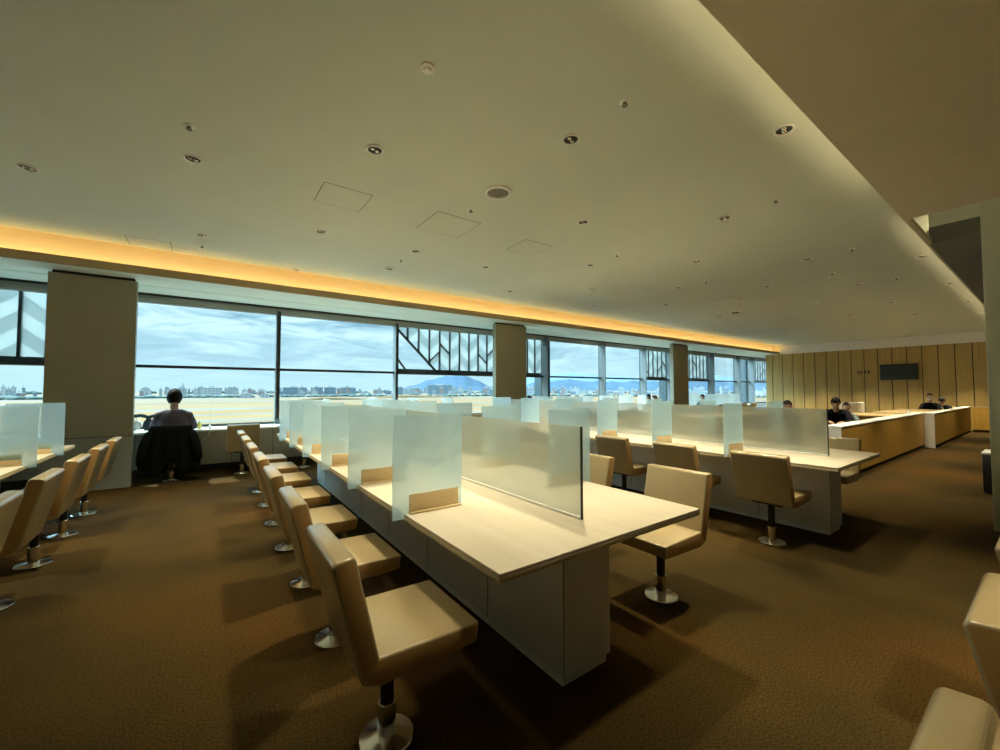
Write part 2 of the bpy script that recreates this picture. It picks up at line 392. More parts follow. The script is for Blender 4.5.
# window wall
struct('wall_window_sill', MB().box(XL, XE, 8.56, 8.72, -0.1, .70), M['white'])
struct('wall_window_head', MB().box(XL, XE, 8.62, 8.68, 2.78, 4.6), M['fin'])
struct('trim_6', MB().box(XL, XE, 8.50, 8.54, ZS - .03, ZS + .06), M['joint'])
struct('trim_7', MB().box(XL, XE, 8.545, 8.575, 2.735, 2.865), M['blind'])
MULL = [-5.84, -3.54, -1.24, 1.06, 3.36, 6.45, 7.75, 10.20, 12.35, 14.0, 17.05, 19.35, 20.75, 23.5]
edges = [XL] + MULL + [XE]
for i in range(len(edges) - 1):
    a, b = edges[i] + .03, edges[i + 1] - .03
    w = empty('window_%d' % (i + 1), ((a + b) / 2, YW, .7)); w['kind'] = 'structure'
    h = (b - a) / 2
    MB().box(-h, h, -.03, .05, 0.99, 1.035).box(-h, h, -.04, .05, .0, .045).box(-h, h, -.04, .05, 2.04, 2.09).build('window_frame', M['frame'], w, smooth=0)
    MB().box(-h, h, .0, .012, .045, .99).box(-h, h, .0, .012, 1.035, 2.04).build('pane', M['glass'], w, smooth=0)
for i, x in enumerate(MULL):
    t = .045 if x < 7 else .05
    dp = .12 if x < 7 else .20
    struct('trim_%d' % (10 + i), MB().box(x - .028, x + .028, 8.53, 8.70, .70, 2.80).box(x - .05, x - .03, 8.60 - dp, 8.64, .72, 2.80, mi=1)
           .box(x - .055, x + .055, 8.47, 8.53, .715, .80, mi=1, bev=.004), [M['frame'], M['fin']])
# outdoor steel posts just beyond the glass
for i, x in enumerate((8.42, 15.05, 22.1)):
    struct('trim_%d' % (40 + i), MB().box(x - .22, x + .16, 9.25, 9.55, -9, 4.2), M['steel'])

# outdoor herringbone screens hung in front of the upper panes
def facade_screen(x0, x1, label, diag0, diag1):
    r = empty('facade_screen', ((x0 + x1) / 2, 9.12, 1.70))
    tag(r, label, 'screen', 'herringbone screens outside the glass')
    h = (x1 - x0) / 2; H = 1.72; sp = .285
    fr = MB().box(-h, h, -.05, .05, 0, .13).box(-h, h, -.05, .05, H - .06, H).box(-h, -h + .05, -.05, .05, .09, H - .06).box(h - .05, h, -.05, .05, .09, H - .06)
    fr.build('frame', M['frame'], r, smooth=0)
    n = int(2 * h / sp); bars = MB(); ml = MB(); md = MB()
    def lim(x):   # lowest point of the mesh at x: clear triangles at the ends
        z = .09
        if diag0: z = max(z, H - .63 - (x + h) * 1.0)
        if diag1: z = max(z, H - .06 - (h - x) * 1.02)
        return z
    for i in range(1, n + 1):
        x = -h + i * sp
        if x > h - .06: break
        z0 = max(.09, lim(x))
        if z0 < H - .15: bars.box(x - .017, x + .017, -.03, .03, z0, H - .06)
    for i in range(0, n + 1):
        xa = -h + i * sp + .013; xb = min(h - .05, xa + sp - .026)
        if xb - xa < .05: continue
        s = 1 if i % 2 else -1
        for q in range(-2, 12):
            z = q * .24; zl = (z, z + .24)
            pa = (zl[0] - s * .11, zl[1] - s * .11); pb = (zl[0] + s * .11, zl[1] + s * .11)
            la, lb = max(.09, lim(xa)), max(.09, lim(xb)); top = H - .06
            a0, a1 = max(pa[0], la), min(pa[1], top); b0, b1 = max(pb[0], lb), min(pb[1], top)
            if a1 - a0 < .005 or b1 - b0 < .005: continue
            tgt = ml if (q + (i // 2)) % 2 else md
            tgt.prism([(xa, a0), (xb, b0), (xb, b1), (xa, a1)], -.004, .004)
        if i % 2 == 0 and i % 4 != 2 or i in (3, 9):
            z = .35 + .5 * ((i * 7) % 5) / 5
            if z > lim(xa) and z > lim(xb) and z + .25 < H:
                MB().prism([(xa, z - s * .12), (xb, z + s * .12), (xb, z + s * .12 + .035), (xa, z - s * .12 + .035)], -.025, .025).build('brace', M['frame'], r, smooth=0)
    if diag0:
        MB().prism([(-h + .03, H - .68), (-h + H - .70, .09), (-h + H - .64, .09), (-h + .03, H - .62)], -.03, .03).build('brace', M['frame'], r, smooth=0)
        MB().prism([(-h + .04, .34), (-h + .24, .09), (-h + .28, .09), (-h + .04, .39)], -.03, .03).build('brace', M['frame'], r, smooth=0)
    if diag1:
        MB().prism([(h - .03, H - .10), (h - H + .12, .09), (h - H + .06, .09), (h - .03, H - .04)], -.03, .03).build('brace', M['frame'], r, smooth=0)
    bars.build('upright_bars', M['frame'], r, smooth=0)
    ml.build('light_mesh', M['mesh_light'], r, smooth=0); md.build('grey_mesh', M['mesh_dark'], r, smooth=0)
facade_screen(-6.3, -1.35, 'outdoor herringbone metal screen over the pane left of the first column', False, False)
facade_screen(3.56, 8.2, 'outdoor herringbone metal screen with clear corner, crossing behind the second column', True, False)
facade_screen(13.2, 18.0, 'outdoor herringbone metal screen showing just past the third column', False, False)
facade_screen(22.3, 26.6, 'outdoor herringbone metal screen beside the oak end wall', False, True)

# hidden cove light strips
tag(MB().box(XL + .1, XR - .1, 7.25, 7.29, 2.94, 2.955).build('cove_light_strip', M['led_window'], smooth=0),
    'warm light strip hidden in the cove along the window side', 'light')
tag(MB().box(XL + .1, 4.85, .60, .64, 2.94, 2.955).build('cove_light_strip', M['led_aisle'], smooth=0),
    'soft light strip hidden behind the aisle ceiling edge', 'light')

tag(MB().box(6.3, XR - .1, .60, .64, 2.94, 2.955).build('cove_light_strip', M['led_aisle'], smooth=0),
    'soft light strip hidden behind the far part of the aisle ceiling edge', 'light')

# ------------------------------------------------------------------ window counter
cb = MB().box(XL, XR, 8.34, 8.54, .10, .672).box(XL, XR, 8.40, 8.54, 0, .10, mi=1)
x = XL + .53
while x < XR:
    cb.box(x - .003, x + .003, 8.336, 8.342, .11, .67, mi=1); x += .62
tag(cb.build('window_cabinet', [M['cabinet'], M['joint']], smooth=0), 'long low beige cabinet front under the window counter', 'cabinet')
ct = MB().box(XL, XR, 7.92, 8.56, .675, .705, bev=.004)
tag(ct.build('window_counter', M['counter']), 'white worktop running below the windows', 'counter')

# ------------------------------------------------------------------ chairs
def make_chair():
    r = empty('swivel_chair')
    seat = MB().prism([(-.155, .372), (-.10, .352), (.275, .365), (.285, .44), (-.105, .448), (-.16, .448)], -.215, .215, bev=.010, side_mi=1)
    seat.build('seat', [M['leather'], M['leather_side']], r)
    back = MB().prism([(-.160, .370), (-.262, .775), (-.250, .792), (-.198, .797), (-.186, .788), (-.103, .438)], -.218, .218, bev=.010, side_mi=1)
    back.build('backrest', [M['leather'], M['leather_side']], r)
    MB().box(-.10, .12, -.12, .12, .34, .366, bev=.006).build('seat_plate', M['pole'], r)
    po = MB().lathe([(.0, .12), (.026, .12), (.026, .345), (0, .345)], 20).build('pole', M['pole'], r)
    MB().lathe([(.0, .012), (.034, .012), (.034, .135), (.030, .14), (0, .14)], 20).build('sleeve', M['chrome'], po)
    MB().lathe([(0, 0), (.102, 0), (.104, .006), (.100, .012), (.06, .018), (.036, .024), (0, .024)], 40).build('base_disc', M['chrome'], r)
    return r
CHAIR = make_chair(); used = [False]
def place_chair(x, y, rz, label, group):
    if not used[0]: o = CHAIR; used[0] = True
    else: o = copy_tree(CHAIR)
    o.location = (x, y, 0); o.rotation_euler = (0, 0, rz)
    tag(o, label, 'chair', group)
    return o

# ------------------------------------------------------------------ desks with dividers
def make_divider():
    """local: table edge at x = 0, panel running +x, table top at z = 0"""
    r = empty('desk_divider')
    MB().prism([(-.065, -.022), (-.004, -.022), (-.004, .001), (.325, .001), (.325, .485), (.318, .492), (-.058, .492), (-.065, .485)], -.003, .003).build('acrylic_panel', M['acrylic'], r, smooth=0)
    b = MB().box(.02, .30, -.012, -.004, 0.001, .095, bev=.003).box(.02, .31, -.030, .018, .0005, .009, bev=.002).box(.02, .30, .004, .010, .001, .05, bev=.002)
    b.build('bracket', M['bracket'], r)
    return r
DIV = make_divider(); dused = [False]
def place_divider(x, y, z, rz, label, group):
    if not dused[0]: o = DIV; dused[0] = True
    else: o = copy_tree(DIV)
    o.location = (x, y, z); o.rotation_euler = (0, 0, rz)
    tag(o, label, 'divider', group)
    return o

ZT = .711
def desk(cx, y0, y1, pcx, label, name):
    r = empty('long_desk', (cx, (y0 + y1) / 2, 0)); tag(r, label, 'desk', 'long shared work desks')
    hx, hy = .645, (y1 - y0) / 2
    MB().box(-hx, hx, -hy, hy, ZT - .012, ZT, bev=.003).box(-hx + .002, hx - .002, -hy + .002, hy - .002, ZT - .034, ZT - .012, mi=1, bev=.002).build('desk_top', [M['top'], M['topedge']], r)
    px = pcx - cx
    p = MB().box(px - .16, px + .16, -hy + .21, hy - .21, .045, ZT - .034, bev=.003).box(px - .150, px + .145, -hy + .225, hy - .225, 0, .045)
    for q in range(0, 9):
        yy = -hy + .81 + q * .775
        if yy < hy - .25: p.box(px - .1615, px + .1615, yy - .002, yy + .002, .05, ZT - .036, mi=1)
    p.box(px - .1575, px - .1545, -hy + .2085, -hy + .212, .05, ZT - .036, mi=1)
    p.build('pedestal', [M['pedestal'], M['joint']], r)
    s = empty('privacy_screen', (cx + .01, (y0 + y1) / 2, ZT))
    tag(s, 'long frosted glass screen down the middle of the ' + name, 'screen', 'long desk screens')
    hs = hy - .24
    MB().box(-.005, .005, -hs, hs, .012, .44).build('glass_sheet', M['frost'], s, smooth=0)
    MB().box(-.014, .014, -hs, hs, 0, .014, bev=.003).build('base_rail', M['counter'], s)
    MB().box(-.006, .006, -hs - .006, -hs, 0, .442).build('end_edge', M['joint'], s, smooth=0)
    return r

Y0, Y1 = 1.125, 6.55
CY = [1.555 + .775 * k for k in range(7)]
DY = [1.935 + .775 * k for k in range(6)]
T1X, T2X, T3X = 1.455, 4.72, -1.85
desk(T1X, Y0, Y1, 1.47, 'long pale desk in the middle of the room, reaching toward the camera', 'middle desk')
desk(T2X, 1.06, Y1, 4.80, 'long pale desk farther back, near the wooden booth walls', 'booth-side desk')
desk(T3X, Y0, Y1, -1.85, 'long pale desk at the left edge, before the first column', 'left desk')
for nm, cx, sides in (('middle desk', T1X, (-1, 1)), ('booth-side desk', T2X, (-1, 1)), ('left desk', T3X, (1,))):
    for s in sides:
        for k in range(7):
            if nm == 'left desk' and k < 2: continue
            sd = {('middle desk', -1): 'on the left side', ('middle desk', 1): 'on the right side', ('booth-side desk', -1): 'on the near side',
                  ('booth-side desk', 1): 'on the far side', ('left desk', 1): 'on the aisle side'}[(nm, s)]
            kk = 6 - k
            if k <= 3: pos = '%s from the camera end' % ORD[k]
            else: pos = '%s from the window end' % ORD[kk]
            jit = 0.0
            place_chair(cx + s * ({('middle desk', 1): .95, ('booth-side desk', -1): .685, ('booth-side desk', 1): .87, ('left desk', 1): .80}.get((nm, s), .87)) , CY[k] + (-.03 if nm != 'middle desk' else 0), 0 if s < 0 else PI, 'beige swivel chair %s of the %s, %s' % (sd, nm, pos),
                        'chairs at the ' + nm)
        for k in range(6):
            if nm == 'left desk' and k < 2: continue
            sd = {('middle desk', -1): 'left edge', ('middle desk', 1): 'right edge', ('booth-side desk', -1): 'near edge',
                  ('booth-side desk', 1): 'far edge', ('left desk', 1): 'aisle edge'}[(nm, s)]
            pos = ('%s from the camera end' % ORD[k]) if k < 3 else ('%s from the window end' % ORD[5 - k])
            place_divider(cx + s * .645, DY[k] + (-.03 if nm != 'middle desk' else 0), ZT, 0 if s < 0 else PI, 'frosted divider on the %s of the %s, %s' % (sd, nm, pos),
                          'dividers on the ' + nm)
# mirrored brackets need to face the camera end too: right-hand dividers are turned by 180 degrees

# chairs at the window counter
wx = [-.41, .47, 1.38, 2.25, 3.12, 3.98, 4.75, 6.75, 7.6, 8.5, 9.4, 10.3, 11.35, 12.3, 13.9, 14.75, 15.7, 16.6, 17.5, 18.4]
wl = {0: 'beige swivel chair at the window counter with a black jacket hung on it', 1: 'empty beige swivel chair at the window counter, right of the jacket chair'}
WY = 7.73
for i, x in enumerate(wx):
    if i in wl: lab = wl[i]
    elif i < 7: lab = 'beige swivel chair at the window counter, %s to the right of the jacket chair' % ORD[i - 1]
    elif i < 14: lab = 'beige swivel chair at the far window counter, %s past the second column' % ORD[i - 7]
    else: lab = 'beige swivel chair at the far window counter, %s past the third column' % ORD[i - 14]
    place_chair(x, WY, PI / 2, lab, 'window counter chairs')
# three chairs in the lower right corner, facing away to the right
for i, x in enumerate((.885, 1.675, 2.455)):
    place_chair(x, -.105, -PI / 2, ['nearest beige swivel chair cut off by the lower right corner', 'second beige swivel chair up from the lower right corner',
                'third beige chair at the right edge, barely in the picture'][i], 'chairs at the right edge')

# slim dividers on the window counter
def counter_divider(x, mat, label):
    r = empty('counter_divider', (x, 7.98, .705)); tag(r, label, 'divider', 'window counter dividers')
    MB().box(-.003, .003, -.12, .42, .0, .46).build('acrylic_panel', mat, r, smooth=0)
    MB().box(-.012, .012, .05, .30, 0, .05, bev=.003).build('bracket', M['fixture'], r)
cxs = [.04, 1.82, 2.7, 3.56, 4.4, 7.2, 8.05, 8.95, 9.85, 10.8, 11.8, 14.35, 15.2, 16.15, 17.05, 17.95]
for i, x in enumerate(cxs):
    if i == 0: lab = 'thin clear divider seen edge-on, right of the man at the window'
    elif i < 5: lab = 'pale divider on the window counter, %s to the right of the man' % ORD[i]
    elif i < 11: lab = 'pale divider on the far window counter, %s past the second column' % ORD[i - 5]
    else: lab = 'pale divider on the far window counter, %s past the third column' % ORD[i - 11]
    counter_divider(x, M['counter_acrylic'] if i else M['glass'], lab)
tag(MB().tube([(.045, 7.93, .70), (.045, 7.905, .69), (.03, 7.90, .62), (.0, 7.905, .58), (-.04, 7.91, .55)], .007, 8).build('charging_cord', M['cable']),
    'short white cable hanging over the counter edge beside the man', 'cord')

# ------------------------------------------------------------------ ceiling fittings
def downlight(x, y, label, lit=True, gain=1.0):
    r = empty('downlight', (x, y, ZC)); tag(r, label, 'downlight', 'recessed ceiling downlights')
    MB().lathe([(.052, -.001), (.067, -.001), (.070, -.005), (.066, -.011), (.058, -.012), (.052, -.004), (.052, -.001)], 28).build('trim_ring', M['fixture'], r)
    MB().lathe([(0, -.0006), (.052, -.0006), (.052, -.004), (.046, -.002), (0, -.002)], 24).build('baffle', M['joint'], r)
    for s in (-1, 1):
        MB().ball((s * .020, s * .006, -.006), (.017, .017, .009), seg=12).build('lamp', M['lens'], r)
    if lit:
        ld = bpy.data.lights.new('downlight_lamp', 'SPOT'); ld.energy = SPOT_W * gain; ld.color = (1.0, .86, .58)
        ld.spot_size = math.radians(72); ld.spot_blend = .8; ld.shadow_soft_size = .08
        lo = bpy.data.objects.new('downlight_lamp', ld); COL.objects.link(lo); lo.parent = r; lo.location = (0, 0, -.03)
    return r
SPOT_W = 165
GX = [-1.3, -.13, 1.04, 2.20, 3.40, 4.62, 5.82, 7.02, 8.22, 9.43, 10.66, 11.9, 13.1, 14.3, 15.5, 16.7, 17.9, 19.1]
spots = [(-.14, 4.12), (1.03, 3.12), (2.19, 2.12), (3.37, 1.13), (-1.29, 5.11), (-.1, 6.11), (1.06, 5.13), (2.26, 5.12), (1.09, 7.03), (2.27, 6.12), (3.44, 5.14), (3.40, 3.11),
         (4.58, 2.12), (4.67, 4.14), (5.81, 3.10), (7.01, 2.11), (4.66, 6.14), (5.85, 5.14), (7.03, 4.11), (8.25, 3.10), (9.42, 2.09), (8.19, 1.11), (10.66, 1.11),
         (9.44, 4.1), (10.66, 3.1), (11.9, 2.1), (8.22, 5.1), (10.66, 5.1), (13.1, 3.1), (13.1, 1.11), (14.3, 2.1), (15.5, 1.11), (15.5, 3.1), (17.9, 2.1), (17.9, 4.1), (7.02, 6.12), (12, 6.1), (15.5, 5.1)]
rows = {}
for x, y in spots: rows.setdefault(round(y), []).append((x, y))
RN = {1: 'beside the lit aisle edge', 2: 'in the second row from the aisle edge', 3: 'in the third row from the aisle edge', 4: 'in the fourth row from the aisle edge',
      5: 'in the third row from the windows', 6: 'in the second row from the windows', 7: 'next to the glowing window cove'}
for ry in sorted(rows):
    for i, (x, y) in enumerate(sorted(rows[ry])):
        downlight(x, y, 'small twin downlight %s, %s from the left' % (RN[ry], ORD[i]), y < 6.8)
# one more pool of light on the far left, outside the picture, keeps the row going
for i, (x, y, gn) in enumerate(((1.03, 1.13, .5), (-.14, 2.12, .22))):
    downlight(x, y, 'twin downlight overhead beside the camera, %s of the near pair' % ORD[i], True, gn)
for i, x in enumerate((-3.4, -1.6, .2, 2.0, 3.8)):
    downlight(x, -.8, 'added downlight in the lower aisle ceiling beside the camera, %s along' % ORD[i], True, 1.3 if x > 1 else .35).location.z = ZS  # unseen lamps added to brighten the aisle soffit and the right-hand chairs
for i, y in enumerate((.4, 1.7, 3.0, 4.3, 5.6, 6.7)):
    downlight(18.95, y, 'downlight washing the oak end wall, %s from the aisle' % ORD[i], True, 2.2)
spr = [(-.15, 3.62), (2.19, 1.63), (2.21, 3.59), (4.57, 1.62), (4.63, 3.61), (7.01, 1.60), (7.04, 3.59), (9.44, 1.59), (-.1, 6.58), (8.19, 2.13), (2.25, 5.6)]
for i, (x, y) in enumerate(spr):
    r = empty('ceiling_sprinkler', (x, y, ZC))
    tag(r, 'tiny ceiling sprinkler, %s counting along the ceiling from the camera' % ORD[i], 'sprinkler', 'ceiling sprinklers')
    MB().lathe([(0, 0), (.036, 0), (.036, -.004), (.030, -.007), (0, -.007)], 24).build('cover_plate', M['fixture'], r)
    MB().lathe([(0, -.007), (.012, -.007), (.012, -.022), (.020, -.024), (.020, -.027), (0, -.027)], 16).build('head', M['grille'], r)
r = empty('smoke_detector', (1.01, 2.13, ZC)); tag(r, 'round white smoke detector in the ceiling near the top of the picture', 'detector')
MB().lathe([(0, 0), (.045, 0), (.045, -.006), (.040, -.012), (0, -.012)], 28).build('base', M['fixture'], r)
MB().lathe([(0, -.012), (.026, -.012), (.022, -.028), (0, -.031)], 24).build('sensor_dome', M['fixture'], r)
r = empty('ceiling_speaker', (2.22, 3.11, ZC)); tag(r, 'large round ceiling speaker with a dark grille above the middle desk', 'speaker')
MB().lathe([(.100, 0), (.128, 0), (.131, -.006), (.124, -.018), (.108, -.020), (.100, -.006)], 40).build('rim', M['fixture'], r)
MB().lathe([(0, -.0005), (.101, -.0005), (.101, -.007), (.06, -.009), (0, -.010)], 40).build('grille', M['grille'], r)
r = empty('ceiling_speaker', (10.4, 4.6, ZC)); tag(r, 'flat dark ceiling speaker far back, above the booths', 'speaker')
MB().lathe([(.10, 0), (.13, 0), (.13, -.02), (.10, -.02)], 32).build('rim', M['fixture'], r)
MB().lathe([(0, -.001), (.10, -.001), (.10, -.02), (0, -.03)], 32).build('grille', M['joint'], r)
def hatch(x0, x1, y0, y1, label):
    o = MB()
    t = .006
    for a in ((x0, x1, y0, y0 + t), (x0, x1, y1 - t, y1), (x0, x0 + t, y0, y1), (x1 - t, x1, y0, y1)):
        o.box(*a, ZC - .001, ZC + .002, mi=1)
    o.box(x0 + t, x1 - t, y0 + t, y1 - t, ZC - .002, ZC + .002)
    ob = o.build('ceiling_hatch', [M['ceiling'], M['joint']], smooth=0); tag(ob, label, 'hatch', 'ceiling access hatches')
hatch(.82, 1.27, 3.88, 4.33, 'square ceiling hatch left of the round speaker')
hatch(1.94, 2.49, 3.82, 4.37, 'square ceiling hatch just beyond the round speaker')
hatch(3.22, 3.66, 3.89, 4.33, 'square ceiling hatch right of and beyond the round speaker')
hatch(-.87, -.43, 6.66, 7.08, 'square ceiling hatch against the cove above the first column')
hatch(8.6, 9.05, 3.88, 4.33, 'square ceiling hatch far back over the booths')

# ------------------------------------------------------------------ far end: booths, screen, sign, bin
def booth_wall(x0, x1, y0, y1, h, label):
    r = empty('booth_wall', (x0, (y0 + y1) / 2, 0)); tag(r, label, 'low wall', 'low booth walls')
    w = (y1 - y0) / 2; L = x1 - x0
    MB().box(0.02, L, -w, w, .07, h - .02).build('wood_face', M['booth'], r, smooth=0)
    MB().box(0.0, L, -w - .01, w, h - .02, h, bev=.004).build('cap', M['counter'], r)
    MB().box(-.004, .02, -w, w, .0, h - .02).build('end_panel', M['white'], r, smooth=0)
    MB().box(.05, L, -w + .03, w - .03, 0, .07).build('plinth', M['joint'], r, smooth=0)
booth_wall(7.5, 13.6, 1.90, 2.10, .80, 'low wooden booth wall with a white cap, behind the booth-side desk')
booth_wall(13.5, 19.8, 1.73, 1.895, .80, 'farther low wooden booth wall with a white end post')
r = empty('booth_wall', (19.8, -1.0, 0)); tag(r, 'low wooden wall crossing at the far end beside the column', 'low wall', 'low booth walls')
MB().box(0, .15, -2.5, 2.7, .07, .78).build('wood_face', M['booth'], r, smooth=0); MB().box(-.01, .16, -2.5, 2.7, .78, .80).build('cap', M['boothtop'], r, smooth=0)
MB().box(.03, .15, -2.5, 2.7, 0, .07).build('plinth', M['joint'], r, smooth=0)
def booth_counter(x0, x1, y0, y1, z, label):
    r = empty('booth_counter', ((x0 + x1) / 2, (y0 + y1) / 2, 0)); tag(r, label, 'counter', 'booth counters')
    hx, hy = (x1 - x0) / 2, (y1 - y0) / 2
    MB().box(-hx, hx, -hy, hy, z - .04, z, bev=.004).build('counter_top', M['boothtop'], r)
    MB().box(-hx + .05, hx - .05, hy - .09, hy - .05, 0, z - .04).build('back_panel', M['booth'], r, smooth=0)
    for sx in (-1, 1):
        MB().box(sx * (hx - .08) - .03, sx * (hx - .08) + .03, -hy + .05, hy - .09, 0, z - .04).build('leg_panel', M['booth'], r, smooth=0)
booth_counter(12.05, 13.5, 2.12, 3.1, .76, 'tan wooden counter inside the nearer booth')
booth_counter(14.0, 17.2, 2.0, 2.9, .76, 'tan wooden counter inside the farther booth')
booth_counter(8.2, 13.4, 4.3, 5.0, .76, 'tan wooden counter across the nearer booth, in front of the bench')
def bench(x0, x1, y, label):
    r = empty('bench', ((x0 + x1) / 2, y, 0)); tag(r, label, 'bench', 'cream booth benches')
    h = (x1 - x0) / 2
    n = 3
    for i in range(n):
        a = -h + i * 2 * h / n; b = a + 2 * h / n
        MB().box(a + .005, b - .005, .0, .14, .45, .92, bev=.03, seg=3).build('back_cushion', M['counter'], r)
        MB().box(a + .005, b - .005, -.5, .0, .32, .45, bev=.03, seg=3).build('seat_cushion', M['leather'], r)
    MB().box(-h, h, -.45, .14, 0, .32).build('base', M['booth'], r, smooth=0)
bench(15.6, 18.4, 4.0, 'cream padded bench back showing beyond the booth walls')
for i, x in enumerate((10.1, 10.9, 11.9)):
    tag(MB().box(x, x + .30, 1.95, 2.07, .801, .806, mx=None).build('paper_sheet', M['paper'], smooth=0),
        'white paper lying on the nearer booth wall cap, %s from the camera' % ORD[i], 'paper', 'papers on the booth wall')
r = empty('paper_cup', (12.55, 2.0, .80)); tag(r, 'white cup standing on the nearer booth wall', 'cup')
MB().lathe([(0, 0), (.03, 0), (.038, .09), (.036, .09), (.028, .006), (0, .006)], 20).build('cup_body', M['paper'], r)
r = empty('wall_television', (XR, 3.42, 1.98)); tag(r, 'dark wide television mounted on the oak end wall', 'television')
MB().box(-.075, -.02, -.50, .50, -.285, .285, bev=.008).build('casing', M['black'], r)
MB().box(-.079, -.074, -.485, .485, -.265, .27).build('screen', M['screen'], r, smooth=0)
MB().box(-.02, .0, -.2, .2, -.15, .15).build('wall_mount', M['black'], r, smooth=0)
sg = MB()
for (dy, w, hh, dz) in ((.17, .035, .13, 0), (.10, .03, .11, 0), (.055, .02, .10, 0), (-.03, .05, .10, 0), (-.045, .02, .13, .01), (-.13, .045, .12, .01), (-.15, .02, .05, -.04)):
    sg.box(-.012, -.001, dy - w / 2, dy + w / 2, dz - hh / 2, dz + hh / 2, bev=.002)
tag(sg.build('wall_sign', M['ink'], loc=(XR, 4.38, 2.0)), 'tiny dark characters on the oak end wall, left of the television', 'sign')
r = empty('waste_bin', (8.32, .43, 0)); tag(r, 'black box bin with a white top beside the aisle column', 'bin')
MB().box(-.22, .22, -.2, .2, .02, .50, bev=.008).build('body', M['black'], r); MB().box(-.225, .225, -.205, .205, .50, .53, bev=.006).build('lid', M['counter'], r)
MB().box(-.19, .19, -.17, .17, 0, .02).build('foot_plate', M['joint'], r, smooth=0)

# ------------------------------------------------------------------ people
def bake(mb, voxel=.010, it=5):
    me = bpy.data.meshes.new('tmp'); mb.bm.to_mesh(me); mb.bm.free()
    o = bpy.data.objects.new('tmp', me); COL.objects.link(o)
    rm = o.modifiers.new('r', 'REMESH'); rm.mode = 'VOXEL'; rm.voxel_size = voxel; rm.use_smooth_shade = True
    sm = o.modifiers.new('s', 'SMOOTH'); sm.factor = .5; sm.iterations = it
    dg = bpy.context.evaluated_depsgraph_get(); dg.update()
    res = bpy.data.meshes.new_from_object(o.evaluated_get(dg))
    bpy.data.objects.remove(o); bpy.data.meshes.remove(me)
    res.polygons.foreach_set('use_smooth', [True] * len(res.polygons))
    return res

def link_mesh(name, me, mat, parent):
    me.name = name; me.materials.clear(); me.materials.append(mat)
    o = bpy.data.objects.new(name, me); COL.objects.link(o); o.parent = parent
    return o

def limb(mb, pts, rad, seg=14):
    """tapering limb with rounded joints"""
    mb.tube(pts, list(rad), seg)
    for p, q in zip(pts, rad): mb.ball(p, (q, q, q), seg=12)

def torso(mb, rings):
    """rings: (centre, half depth x, half width y)"""
    t = bmesh.new(); seg = 24; rr = []
    for c, rx, ry in rings:
        rr.append([t.verts.new((c[0] + rx * math.cos(2 * PI * k / seg), c[1] + ry * math.sin(2 * PI * k / seg), c[2])) for k in range(seg)])
    for p, q in zip(rr, rr[1:]):
        for k in range(seg): t.faces.new((p[k], p[(k + 1) % seg], q[(k + 1) % seg], q[k]))
    t.faces.new(rr[0][::-1]); t.faces.new(rr[-1])
    mb.add(t)

